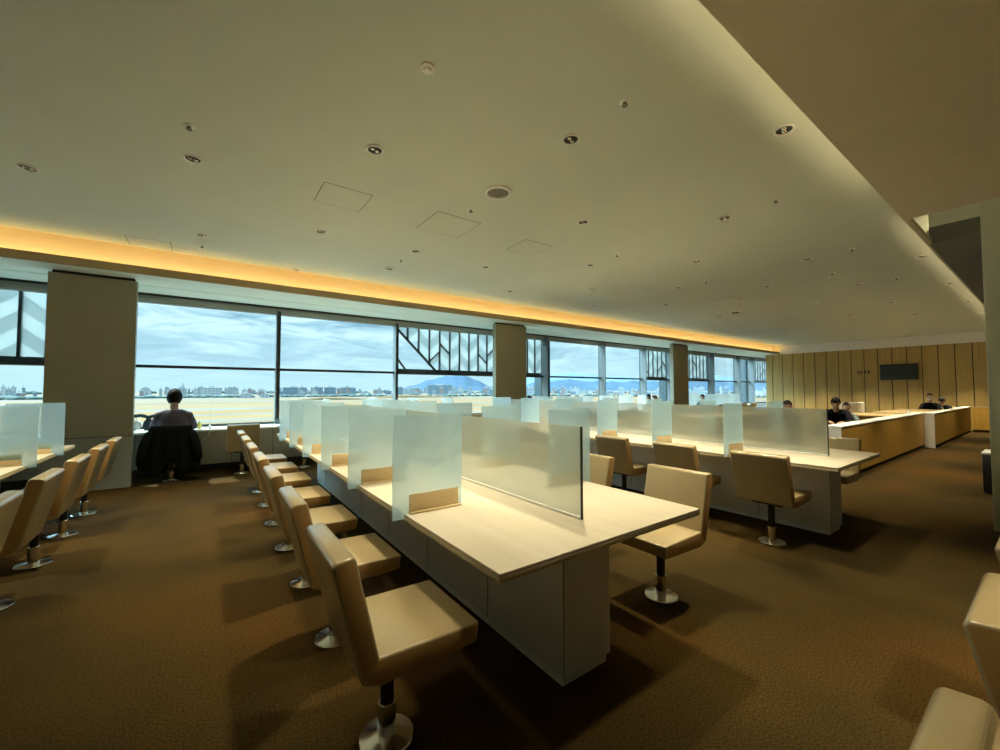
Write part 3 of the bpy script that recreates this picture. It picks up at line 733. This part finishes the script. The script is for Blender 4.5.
def person(label, loc, rz, lean=.25, nod=.15, turn=0.0, shirt='shirt_dark', mask=False, scale=1.0, arms='desk', hair_long=False, volume=1.12):
    root = empty('person', loc, rz); root.scale = (scale,) * 3; tag(root, label, 'person', None)
    sx = lambda z: lean * max(0, z - .5)
    S2 = Vector((sx(.95), 0, .95)); NK = Vector((sx(1.05) + .01, 0, 1.06))
    HC = Vector((NK.x + .03 + .10 * nod, 0, 1.215 - .05 * nod))
    hm = Matrix.Translation(HC) @ Matrix.Rotation(turn, 4, 'Z') @ Matrix.Rotation(nod, 4, 'Y')
    def head_shape(v, k=1.0):
        x, y, z = v
        w = 1 - .30 * max(0, -z) ** 1.5
        return Vector((x * .097 * k * (1 - .12 * max(0, -z)) + (.012 * max(0, -z)), y * .077 * k * w, z * .120 * k))
    def head_mesh(mb, k=1.0, seg=28):
        t = bmesh.new(); bmesh.ops.create_uvsphere(t, u_segments=seg, v_segments=seg // 2 + 4, radius=1)
        for v in t.verts: v.co = head_shape(v.co, k)
        mb.add(t, 0, hm)
    ARM = {}
    for s in (-1, 1):
        sh = Vector((S2.x, s * .17, .935))
        if arms == 'desk': el = Vector((S2.x + .17, s * .245, .765)); wr = Vector((S2.x + .38, s * .12, .765))
        elif arms == 'chin': el = Vector((S2.x + .22, s * .17, .775)); wr = Vector((S2.x + .18, s * .06, 1.0))
        else: el = Vector((S2.x + .05, s * .24, .72)); wr = Vector((S2.x + .27, s * .13, .60))
        ARM[s] = (sh, el, wr)
    LEG = {s: (Vector((.0, s * .09, .555)), Vector((.40, s * .11, .545)), Vector((.36, s * .11, .10))) for s in (-1, 1)}
    rings = lambda g: [((-.01, 0, .462 + g * .3), .105 + g, .165 + g), ((0, 0, .54), .115 + g, .170 + g), ((sx(.68), 0, .68), .10 + g, .150 + g), ((sx(.84), 0, .84), .115 + g, .170 + g),
                       ((S2.x, 0, .93), .105 + g, .175 + g), ((S2.x + .005, 0, .995), .078 + g, .125 + g), ((NK.x - .01, 0, 1.035), .058 + g * .6, .07 + g * .6)]
    # body: one continuous surface with head, neck, torso, limbs, hands
    b = MB()
    torso(b, rings(0)); limb(b, [NK + Vector((-.01, 0, -.05)), NK, HC + Vector((-.015, 0, -.05))], [.058, .053, .052])
    head_mesh(b)
    b.ball((0, 0, 0), (.020, .014, .020), mx=hm @ Matrix.Translation((.098, 0, -.022)), seg=10)     # nose
    b.ball((0, 0, 0), (.012, .010, .026), mx=hm @ Matrix.Translation((.092, 0, .0)), seg=10)
    b.ball((0, 0, 0), (.012, .024, .008), mx=hm @ Matrix.Translation((.088, 0, -.062)), seg=10)     # mouth
    b.ball((0, 0, 0), (.022, .028, .020), mx=hm @ Matrix.Translation((.078, 0, -.098)), seg=10)     # chin
    for s in (-1, 1):
        b.ball((0, 0, 0), (.020, .010, .032), mx=hm @ Matrix.Translation((-.004, s * .079, -.008)), seg=10)
        sh, el, wr = ARM[s]
        limb(b, [Vector((S2.x, s * .08, .965)), sh, (sh + el) / 2, el], [.06, .056, .047, .040])
        limb(b, [el, (el * 2 + wr) / 3, wr], [.040, .038, .026])
        d = (wr - el).normalized()
        if arms == 'chin': d = Vector((0, 0, 1))
        side = Vector((0, -s, 0)); dn = d.cross(side).normalized()
        if dn.z > 0: dn = -dn
        pl = wr + d * .045
        limb(b, [wr, pl, wr + d * .08], [.025, .032, .030])
        for f, (off, ln) in enumerate(((-.028, .055), (-.009, .068), (.010, .064), (.028, .050))):
            p0 = wr + d * .085 - side * off; p1 = p0 + d * ln * .5 + dn * .004; p2 = p1 + d * ln * .32 + dn * .014; p3 = p2 + d * ln * .2 + dn * .016
            limb(b, [p0, p1, p2, p3], [.0100, .0092, .0086, .0075], 8)
        t0 = wr + d * .03 + side * .022; t1 = t0 + d * .03 + side * .022; t2 = t1 + d * .028 + side * .006
        limb(b, [t0, t1, t2], [.013, .011, .009], 8)
        h, kn, an = LEG[s]
        limb(b, [h, (h + kn) / 2, kn], [.088, .075, .056]); limb(b, [kn, kn.lerp(an, .35), an], [.056, .052, .036])
        limb(b, [an, an + Vector((.05, 0, -.045)), an + Vector((.14, 0, -.06))], [.036, .036, .03])
    link_mesh('body', bake(b, .0095), M['skin'], root)
    # clothes
    c = MB(); torso(c, rings(.014)[0:6] + [((NK.x - .01, 0, 1.03), .066, .078)])
    for s in (-1, 1):
        sh, el, wr = ARM[s]
        limb(c, [Vector((S2.x, s * .08, .965)), sh, (sh + el) / 2, el], [.073, .070, .062, .054]); limb(c, [el, (el * 2 + wr) / 3, el.lerp(wr, .92)], [.054, .050, .038])
    link_mesh('shirt', bake(c, .011, 4), M[shirt], root)
    c = MB(); torso(c, [((-.01, 0, .458), .11, .17), ((-.005, 0, .52), .132, .187), ((.0, 0, .60), .128, .178)])
    for s in (-1, 1):
        h, kn, an = LEG[s]
        limb(c, [h, (h + kn) / 2, kn], [.096, .084, .070]); limb(c, [kn, kn.lerp(an, .4), an + Vector((0, 0, .02))], [.072, .066, .056])
    link_mesh('trousers', bake(c, .012, 4), M['trousers'], root)
    for s in (-1, 1):
        an = LEG[s][2]
        c = MB(); limb(c, [an + Vector((-.03, 0, -.045)), an + Vector((.05, 0, -.05)), an + Vector((.155, 0, -.06))], [.050, .047, .038])
        c.box(an.x - .075, an.x + .19, an.y - .042, an.y + .042, 0, .03, bev=.012)
        link_mesh('shoe', bake(c, .009, 3), M['shoe'], root)
    # hair cap
    t = bmesh.new(); bmesh.ops.create_uvsphere(t, u_segments=36, v_segments=24, radius=1)
    low = -.62 if not hair_long else -1.3
    kill = [v for v in t.verts if (v.co.x > .38 and v.co.z < .52) or (v.co.x > -.1 and v.co.z < .02) or v.co.z < low]
    bmesh.ops.delete(t, geom=kill, context='VERTS')
    for v in t.verts:
        n = noise.noise(v.co * 5) * .06
        v.co = head_shape(v.co, volume + n) + Vector((-.006, 0, .006))
    g = bmesh.ops.extrude_face_region(t, geom=t.faces[:])
    for v in [q for q in g['geom'] if isinstance(q, bmesh.types.BMVert)]: v.co *= .86
    bmesh.ops.recalc_face_normals(t, faces=t.faces)
    hmb = MB(); hmb.add(t, 0, hm); hmb.build('hair', M['hair'], root, smooth=60)
    for s in (-1, 1):
        e = MB().ball((0, 0, 0), (.010, .013, .008), mi=0, mx=hm @ Matrix.Translation((.086, s * .030, .010)), seg=12)
        e.ball((0, 0, 0), (.006, .006, .006), mi=1, mx=hm @ Matrix.Translation((.092, s * .030, .010)), seg=10)
        e.build('eye', [M['paper'], M['hair']], root)
    if mask:
        t = bmesh.new(); bmesh.ops.create_uvsphere(t, u_segments=36, v_segments=24, radius=1)
        kill = [v for v in t.verts if v.co.x < .30 or v.co.z > -.05 or v.co.z < -.93]
        bmesh.ops.delete(t, geom=kill, context='VERTS')
        for v in t.verts: v.co = head_shape(v.co, 1.10) + Vector((.014, 0, 0))
        g = bmesh.ops.extrude_face_region(t, geom=t.faces[:])
        for v in [q for q in g['geom'] if isinstance(q, bmesh.types.BMVert)]: v.co *= .96
        bmesh.ops.recalc_face_normals(t, faces=t.faces)
        mm = MB(); mm.add(t, 0, hm); mm.build('face_mask', M['mask'], root, smooth=60)
    return root

person('person in a mauve top seated at the window counter, seen from behind', (-.41, 7.785, 0), PI / 2, lean=.22, nod=.28, shirt='shirt_mauve', volume=1.26)
person('person in white at the far window counter wearing a mask, left of the third column', (11.35, 7.68, 0), PI + .6, lean=.30, nod=.30, shirt='shirt_white', mask=True, scale=.90)
person('dark-haired person mostly hidden by a divider just left of the third column', (12.3, 7.785, 0), PI / 2, lean=.45, nod=.5, shirt='shirt_dark', scale=.87)
person('person in a grey top at the window right of the third column, wearing a mask', (14.75, 7.70, 0), PI + .25, lean=.20, nod=.30, shirt='shirt_grey', mask=True, scale=.88)
person('dark-haired person whose head top just shows right of the second column', (6.75, 7.785, 0), PI / 2, lean=.4, nod=.4, shirt='shirt_dark', scale=.89)
person('masked dark-haired person low behind the glass screen end, near the booths', (9.55, 3.15, 0), PI, lean=.55, nod=.55, shirt='shirt_dark', mask=True, scale=.86)
person('person in black bent over the nearer booth counter', (10.55, 2.72, 0), PI + .2, lean=.75, nod=.9, shirt='shirt_dark', scale=.92)
person('short-haired person beside the one in black, facing the wooden booth wall', (11.5, 2.83, 0), PI + .3, lean=.55, nod=.3, shirt='shirt_grey', scale=.80)
person('masked person in dark clothes inside the farther booth, turned left', (18.0, 2.36, 0), PI, lean=.25, nod=.15, shirt='shirt_dark', mask=True, scale=.92)
person('person with a round dark head of hair beside the masked person in the farther booth', (19.1, 2.22, 0), PI, lean=.6, nod=.9, shirt='shirt_dark', scale=.84, volume=1.3)

for x, y, rz, lab in ((9.60, 3.15, PI, 'beige chair under the masked person by the glass screen end'), (10.60, 2.73, PI + .2, 'beige chair under the person in black at the nearer booth'),
                      (11.55, 2.84, PI + .3, 'beige chair under the short-haired person at the nearer booth'), (18.05, 2.36, PI, 'beige chair under the masked person in the farther booth'),
                      (19.15, 2.22, PI, 'beige chair under the round-haired person in the farther booth')):
    place_chair(x, y, rz, lab, 'chairs in the booths')

# jacket draped over the chair of the man at the window
def jacket(chair_x):
    r = empty('draped_jacket', (chair_x, WY, 0), PI / 2); tag(r, 'black jacket draped over the chair back of the man at the window', 'jacket')
    path = [(-.105, .56, .22), (-.138, .70, .235), (-.165, .80, .25), (-.222, .826, .262), (-.275, .80, .28), (-.285, .70, .31), (-.275, .58, .35), (-.275, .45, .385), (-.28, .30, .405), (-.285, .13, .41)]
    t = bmesh.new(); nu = 40; g = []
    for j, (x, z, hw) in enumerate(path):
        row = []
        f = max(0, (j - 4) / 5)
        for i in range(nu + 1):
            u = -1 + 2 * i / nu
            zz = z + f * f * .20 * math.exp(-(u / .22) ** 2) * (1 if j > 5 else 0) + f * .03 * noise.noise(Vector((u * 3, 1.3, 0)))
            xx = x - f * .035 * math.sin(u * 13 + 1) - f * .03 * noise.noise(Vector((u * 4, z * 3, 2)))
            row.append(t.verts.new((xx, u * hw * .86 + .02 * noise.noise(Vector((z * 5, u, 3))) * f, zz)))
        g.append(row)
    for a, b in zip(g, g[1:]):
        for i in range(nu): t.faces.new((a[i], a[i + 1], b[i + 1], b[i]))
    mb = MB(); mb.add(t); o = mb.build('jacket_body', M['jacket'], r, smooth=80)
    so = o.modifiers.new('thickness', 'SOLIDIFY'); so.thickness = .014; so.offset = 0
    ss = o.modifiers.new('soft', 'SUBSURF'); ss.levels = 1; ss.render_levels = 1
    for s in (-1, 1):
        sl = MB(); pts = [(-.27, s * .22, .76), (-.30, s * .27, .62), (-.30, s * .31, .44), (-.29, s * .325, .24 if s > 0 else .30)]
        sl.tube(pts, [.05, .065, .06, .05], 14); q = sl.build('sleeve', M['jacket'], r, smooth=80)
        q.modifiers.new('soft', 'SUBSURF').levels = 1
jacket(-.41)

# things on the counter by the man
r = empty('drawstring_bag', (-.74, 8.36, .705)); tag(r, 'dark teal drawstring bag between white plastic bags on the window counter', 'bag')
bb = MB(); bb.lathe([(0, 0), (.05, .005), (.075, .05), (.06, .13), (.03, .17), (.035, .20)], 20); bb.build('pouch', M['bag_dark'], r)
MB().tube([(-.21, 0, .19), (-.17, .0, .225), (-.09, 0, .232), (0, 0, .20), (.09, 0, .232), (.17, 0, .238), (.22, 0, .22)], [.012, .026, .028, .026, .026, .026, .012], 12).build('rolled_cord', M['bag_dark'], r)
for i, dx in enumerate((-.17, .17)):
    r = empty('plastic_bag', (-.74 + dx, 8.37, .705)); tag(r, 'white plastic bag on the window counter, %s of the dark teal bag' % ('left' if i == 0 else 'right'), 'bag', 'white bags by the window')
    t = bmesh.new(); bmesh.ops.create_icosphere(t, subdivisions=3, radius=1)
    for v in t.verts:
        n = 1 + .18 * noise.noise(v.co * 2.5 + Vector((i * 5, 0, 0)))
        v.co = Vector((v.co.x * .085 * n, v.co.y * .06 * n, .085 + v.co.z * .085 * n))
    MB().add(t).build('bag_body', M['bag_white'], r, smooth=60)
    MB().tube([(-.02, 0, .16), (-.03, 0, .205), (.0, 0, .22), (.03, 0, .205), (.02, 0, .16)], .006, 8).build('bag_handle', M['bag_white'], r)
r = empty('drink_bottle', (-.10, 8.22, .705)); tag(r, 'small yellow bottle on the window counter beside the man', 'bottle')
MB().lathe([(0, 0), (.028, 0), (.03, .02), (.03, .075), (.014, .10), (.014, .11), (0, .11)], 20).build('bottle_body', M['yellow'], r)
MB().lathe([(.0, .108), (.016, .108), (.016, .128), (0, .128)], 16).build('bottle_cap', M['paper'], r)
r = empty('spectacles', (-.05, 7.98, .705)); tag(r, 'small grey spectacles lying on the window counter by the cable', 'spectacles')
for s in (-1, 1):
    MB().tube([(s * .034 + .026 * math.cos(a * PI / 6), 0, .02 + .018 * math.sin(a * PI / 6)) for a in range(13)], .003, 6).build('lens_rim', M['frame'], r)
    MB().tube([(s * .060, 0, .024), (s * .062, .06, .022), (s * .058, .12, .008)], .0025, 6).build('temple', M['frame'], r)
MB().tube([(-.009, 0, .024), (0, 0, .029), (.009, 0, .024)], .0025, 6).build('bridge', M['frame'], r)

# ------------------------------------------------------------------ outdoors
GZ = -8.0
struct('field_ground', MB().box(-2500, 3500, 9.6, 3500, GZ - 1, GZ), M['field'])
def ray_xy(u, dist):
    """point at horizontal distance dist in the direction the photograph shows at column u"""
    a = YAW + math.atan((u - 500) / F)
    return dist * math.sin(a), dist * math.cos(a)
TAKEN = []
def building(u, dist, w, d, h, mat, label, group=None, parts=True):
    x, yy = ray_xy(u, dist)
    a = YAW + math.atan((u - 500) / F)
    TAKEN.append((x, yy, max(w, d)))
    r = empty('city_building', (x, yy, GZ), -a); tag(r, label, 'building', group)
    MB().box(-w / 2, w / 2, -d / 2, d / 2, 0, h).build('tower_block', mat, r, smooth=0)
    MB().box(-w / 2 - .3, w / 2 + .3, -d / 2 - .3, d / 2 + .3, h, h + .8).box(-w * .2, w * .1, -d * .2, d * .2, h + .8, h + 3.5).build('roof', CITY[1], r, smooth=0)
def bld(u0, u1, dist, top, mat, label, group=None, d=16):
    """building from column u0 to u1, its roof TOP pixels above the horizon"""
    ca = math.cos(math.atan(((u0 + u1) / 2 - 500) / F))
    building((u0 + u1) / 2, dist, (u1 - u0) * dist * ca * ca / F, d, CAM_H - GZ + top * dist * ca / F, mat, label, group)
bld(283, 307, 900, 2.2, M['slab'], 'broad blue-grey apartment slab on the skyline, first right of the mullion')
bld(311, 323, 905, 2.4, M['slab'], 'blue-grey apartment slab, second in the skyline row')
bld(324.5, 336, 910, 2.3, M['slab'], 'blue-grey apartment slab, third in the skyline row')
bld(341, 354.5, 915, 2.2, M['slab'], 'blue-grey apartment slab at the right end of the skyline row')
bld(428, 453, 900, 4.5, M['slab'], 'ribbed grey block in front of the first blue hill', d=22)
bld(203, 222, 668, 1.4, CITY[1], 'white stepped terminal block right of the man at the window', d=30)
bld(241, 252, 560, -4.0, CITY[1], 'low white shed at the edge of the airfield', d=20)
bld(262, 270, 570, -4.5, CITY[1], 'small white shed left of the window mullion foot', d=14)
random.seed(11)
for i in range(230):
    dist = 650 + i * 2.6
    for _ in range(60):
        u = random.uniform(-5, 775)
        if 48 < u < 132: u += 130
        wpx = random.uniform(2.0, 6.5)
        w = wpx * dist * .8 / F
        x, yy = ray_xy(u, dist)
        if all((x - a) ** 2 + (yy - b) ** 2 > ((w + c) * .62 + 9) ** 2 for a, b, c in TAKEN): break
    else:
        continue
    bld(u - wpx / 2, u + wpx / 2, dist, random.choice((-3.5, -2.5, -1.5, -.5, .3, 1.0, 1.6, 2.4)) - (1.2 if 360 < u < 400 else 0), random.choice(CITY + CITY[:1]),
        'small pale building in the hazy city strip beyond the airfield', 'distant city buildings', d=random.uniform(7, 10))
# control-tower like masts
for u, dist, h in ((183, 1275, 26), (302, 1270, 24)):
    x, yy = ray_xy(u, dist); r = empty('radio_mast', (x, yy, GZ)); tag(r, 'thin mast on the skyline ' + ('behind the man' if u < 200 else 'above the apartment slabs'), 'mast')
    MB().lathe([(0, 0), (1.6, 0), (.8, h), (0, h)], 8).build('mast_pole', CITY[2], r); MB().box(-2, 2, -2, 2, h * .7, h * .74).build('platform', CITY[2], r)
# earth bank and tree belts
bk = MB()
for (u0, u1, dist, h) in ((300, 375, 420, 3.2), (376, 460, 520, 3.5)):
    x0, y0_ = ray_xy(u0, dist); x1, y1_ = ray_xy(u1, dist)
    bk.tube([(x0, y0_, GZ - 1), (x0 * .7 + x1 * .3, y0_ * .7 + y1_ * .3, GZ), (x1, y1_, GZ - 1)], [2, h, 2], 10)
struct('terrain_bank', bk, M['tan'], smooth=60)
tb = MB(); random.seed(5)
for i in range(420):
    u = random.uniform(-10, 780); dist = random.uniform(592, 636) if i % 4 else random.uniform(1300, 1420)
    x, yy = ray_xy(u, dist); s = random.uniform(2.2, 4.6) * (dist / 900)
    t = bmesh.new(); bmesh.ops.create_icosphere(t, subdivisions=1, radius=1)
    for v in t.verts: v.co = Vector((x + v.co.x * s * 2.2, yy + v.co.y * s, GZ + s * .3 + v.co.z * s * (1 + .3 * noise.noise(v.co * 2 + Vector((i, 0, 0))))))
    tb.add(t)
tag(tb.build('distant_trees', M['grove'], smooth=80), 'blue-green tree belts among the far city buildings', 'trees', kind='stuff')
def ridge(name, dist, keys, mat, depth=900):
    """keys: (column, height in pixels over the horizon)"""
    t = bmesh.new(); rows = []
    us = [keys[0][0] + (keys[-1][0] - keys[0][0]) * i / 160 for i in range(161)]
    def hpx(u):
        for (a, ha), (b, hb) in zip(keys, keys[1:]):
            if a <= u <= b:
                s = (u - a) / (b - a); s = s * s * (3 - 2 * s); return ha + (hb - ha) * s
        return 0
    for u in us:
        ca = math.cos(math.atan((u - 500) / F))
        h = hpx(u) * dist * ca / F + CAM_H - GZ + 30 * noise.noise(Vector((u * .05, dist * .01, 0))) + 14 * noise.noise(Vector((u * .21, 3, 0)))
        row = []
        for k, (dd, hh) in enumerate(((-depth, 0), (-depth * .55, .42), (-depth * .2, .85), (0, 1.0), (depth, 0))):
            x, yy = ray_xy(u, dist + dd); hk = max(2, h) * hh * (1 + (.10 * noise.noise(Vector((u * .09, k * 2.0, 1))) if 0 < k < 3 else 0))
            row.append(t.verts.new((x, yy, GZ + hk)))
        rows.append(row)
    for a, b in zip(rows, rows[1:]):
        for k in range(4): t.faces.new((a[k], a[k + 1], b[k + 1], b[k]))
    mb = MB(); mb.add(t); struct(name, mb, mat, smooth=80)
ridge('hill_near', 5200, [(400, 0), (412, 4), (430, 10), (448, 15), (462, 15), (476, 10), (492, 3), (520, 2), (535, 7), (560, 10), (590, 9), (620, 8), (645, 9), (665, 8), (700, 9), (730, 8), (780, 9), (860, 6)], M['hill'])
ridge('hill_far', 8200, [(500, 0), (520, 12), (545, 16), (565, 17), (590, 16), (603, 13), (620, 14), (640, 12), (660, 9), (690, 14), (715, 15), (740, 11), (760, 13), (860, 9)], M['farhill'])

# ------------------------------------------------------------------ sky and sun
w = bpy.data.worlds.new('sky'); SC.world = w; w.use_nodes = True
nt = w.node_tree; nt.nodes.clear(); N = nt.nodes.new
out = N('ShaderNodeOutputWorld'); bg = N('ShaderNodeBackground'); bg.inputs['Strength'].default_value = 0.85
tc = N('ShaderNodeTexCoord'); sp = N('ShaderNodeSeparateXYZ'); nt.links.new(tc.outputs['Generated'], sp.inputs[0])
mp = N('ShaderNodeMapping'); mp.inputs['Scale'].default_value = (2.8, 2.8, 14.0); nt.links.new(tc.outputs['Generated'], mp.inputs['Vector'])
nz = N('ShaderNodeTexNoise'); nz.inputs['Scale'].default_value = 2.4; nz.inputs['Detail'].default_value = 7; nz.inputs['Roughness'].default_value = .58; nz.inputs['Distortion'].default_value = .5
nt.links.new(mp.outputs['Vector'], nz.inputs['Vector'])
cr = N('ShaderNodeValToRGB'); e = cr.color_ramp.elements
e[0].position = .40; e[0].color = (.185, .335, .44, 1); e[1].position = .62; e[1].color = (.52, .69, .76, 1)
e2 = cr.color_ramp.elements.new(.5); e2.color = (.32, .50, .60, 1)
nt.links.new(nz.outputs['Fac'], cr.inputs['Fac'])
hz = N('ShaderNodeValToRGB'); he = hz.color_ramp.elements
he[0].position = .0; he[0].color = (1, 1, 1, 1); he[1].position = .16; he[1].color = (0, 0, 0, 1)
ab = N('ShaderNodeMath'); ab.operation = 'ABSOLUTE'; nt.links.new(sp.outputs['Z'], ab.inputs[0]); nt.links.new(ab.outputs[0], hz.inputs['Fac'])
mx = N('ShaderNodeMixRGB'); nt.links.new(hz.outputs[0], mx.inputs[0]); nt.links.new(cr.outputs[0], mx.inputs[1]); mx.inputs[2].default_value = (.42, .60, .68, 1)
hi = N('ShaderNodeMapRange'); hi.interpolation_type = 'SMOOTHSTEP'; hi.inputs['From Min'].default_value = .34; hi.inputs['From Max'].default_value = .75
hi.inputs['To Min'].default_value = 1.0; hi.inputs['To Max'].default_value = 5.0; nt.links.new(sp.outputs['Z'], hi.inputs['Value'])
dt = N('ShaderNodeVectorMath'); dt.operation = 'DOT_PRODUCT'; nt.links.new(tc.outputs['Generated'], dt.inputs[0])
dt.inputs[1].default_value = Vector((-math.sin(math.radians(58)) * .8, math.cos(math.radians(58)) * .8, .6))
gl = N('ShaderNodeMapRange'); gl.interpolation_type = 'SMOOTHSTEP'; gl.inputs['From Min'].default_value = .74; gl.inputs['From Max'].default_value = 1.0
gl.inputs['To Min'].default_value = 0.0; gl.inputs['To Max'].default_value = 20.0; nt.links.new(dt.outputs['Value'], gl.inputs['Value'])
sm = N('ShaderNodeMath'); sm.operation = 'ADD'; nt.links.new(hi.outputs[0], sm.inputs[0]); nt.links.new(gl.outputs[0], sm.inputs[1])  # overhead sky and left glow, boosted out of view to add daylight indoors
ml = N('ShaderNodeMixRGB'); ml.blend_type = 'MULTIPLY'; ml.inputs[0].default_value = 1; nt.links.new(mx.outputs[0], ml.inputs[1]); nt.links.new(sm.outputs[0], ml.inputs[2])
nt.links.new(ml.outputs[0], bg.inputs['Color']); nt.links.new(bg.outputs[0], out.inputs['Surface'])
sd = bpy.data.lights.new('sun', 'SUN'); sd.energy = 5.5; sd.angle = math.radians(1.0); sd.color = (1, .93, .82)
so = bpy.data.objects.new('sun', sd); COL.objects.link(so)
d = Vector((math.sin(math.radians(22)) * .53, -math.cos(math.radians(22)) * .53, -.848))
so.rotation_euler = d.to_track_quat('-Z', 'Y').to_euler(); so.location = (0, 30, 40)

# ------------------------------------------------------------------ view
vs = SC.view_settings
SC.display_settings.display_device = 'sRGB'
vs.view_transform = 'Standard'; vs.look = 'None'; vs.exposure = 0.9; vs.gamma = 1.0; vs.use_curve_mapping = False
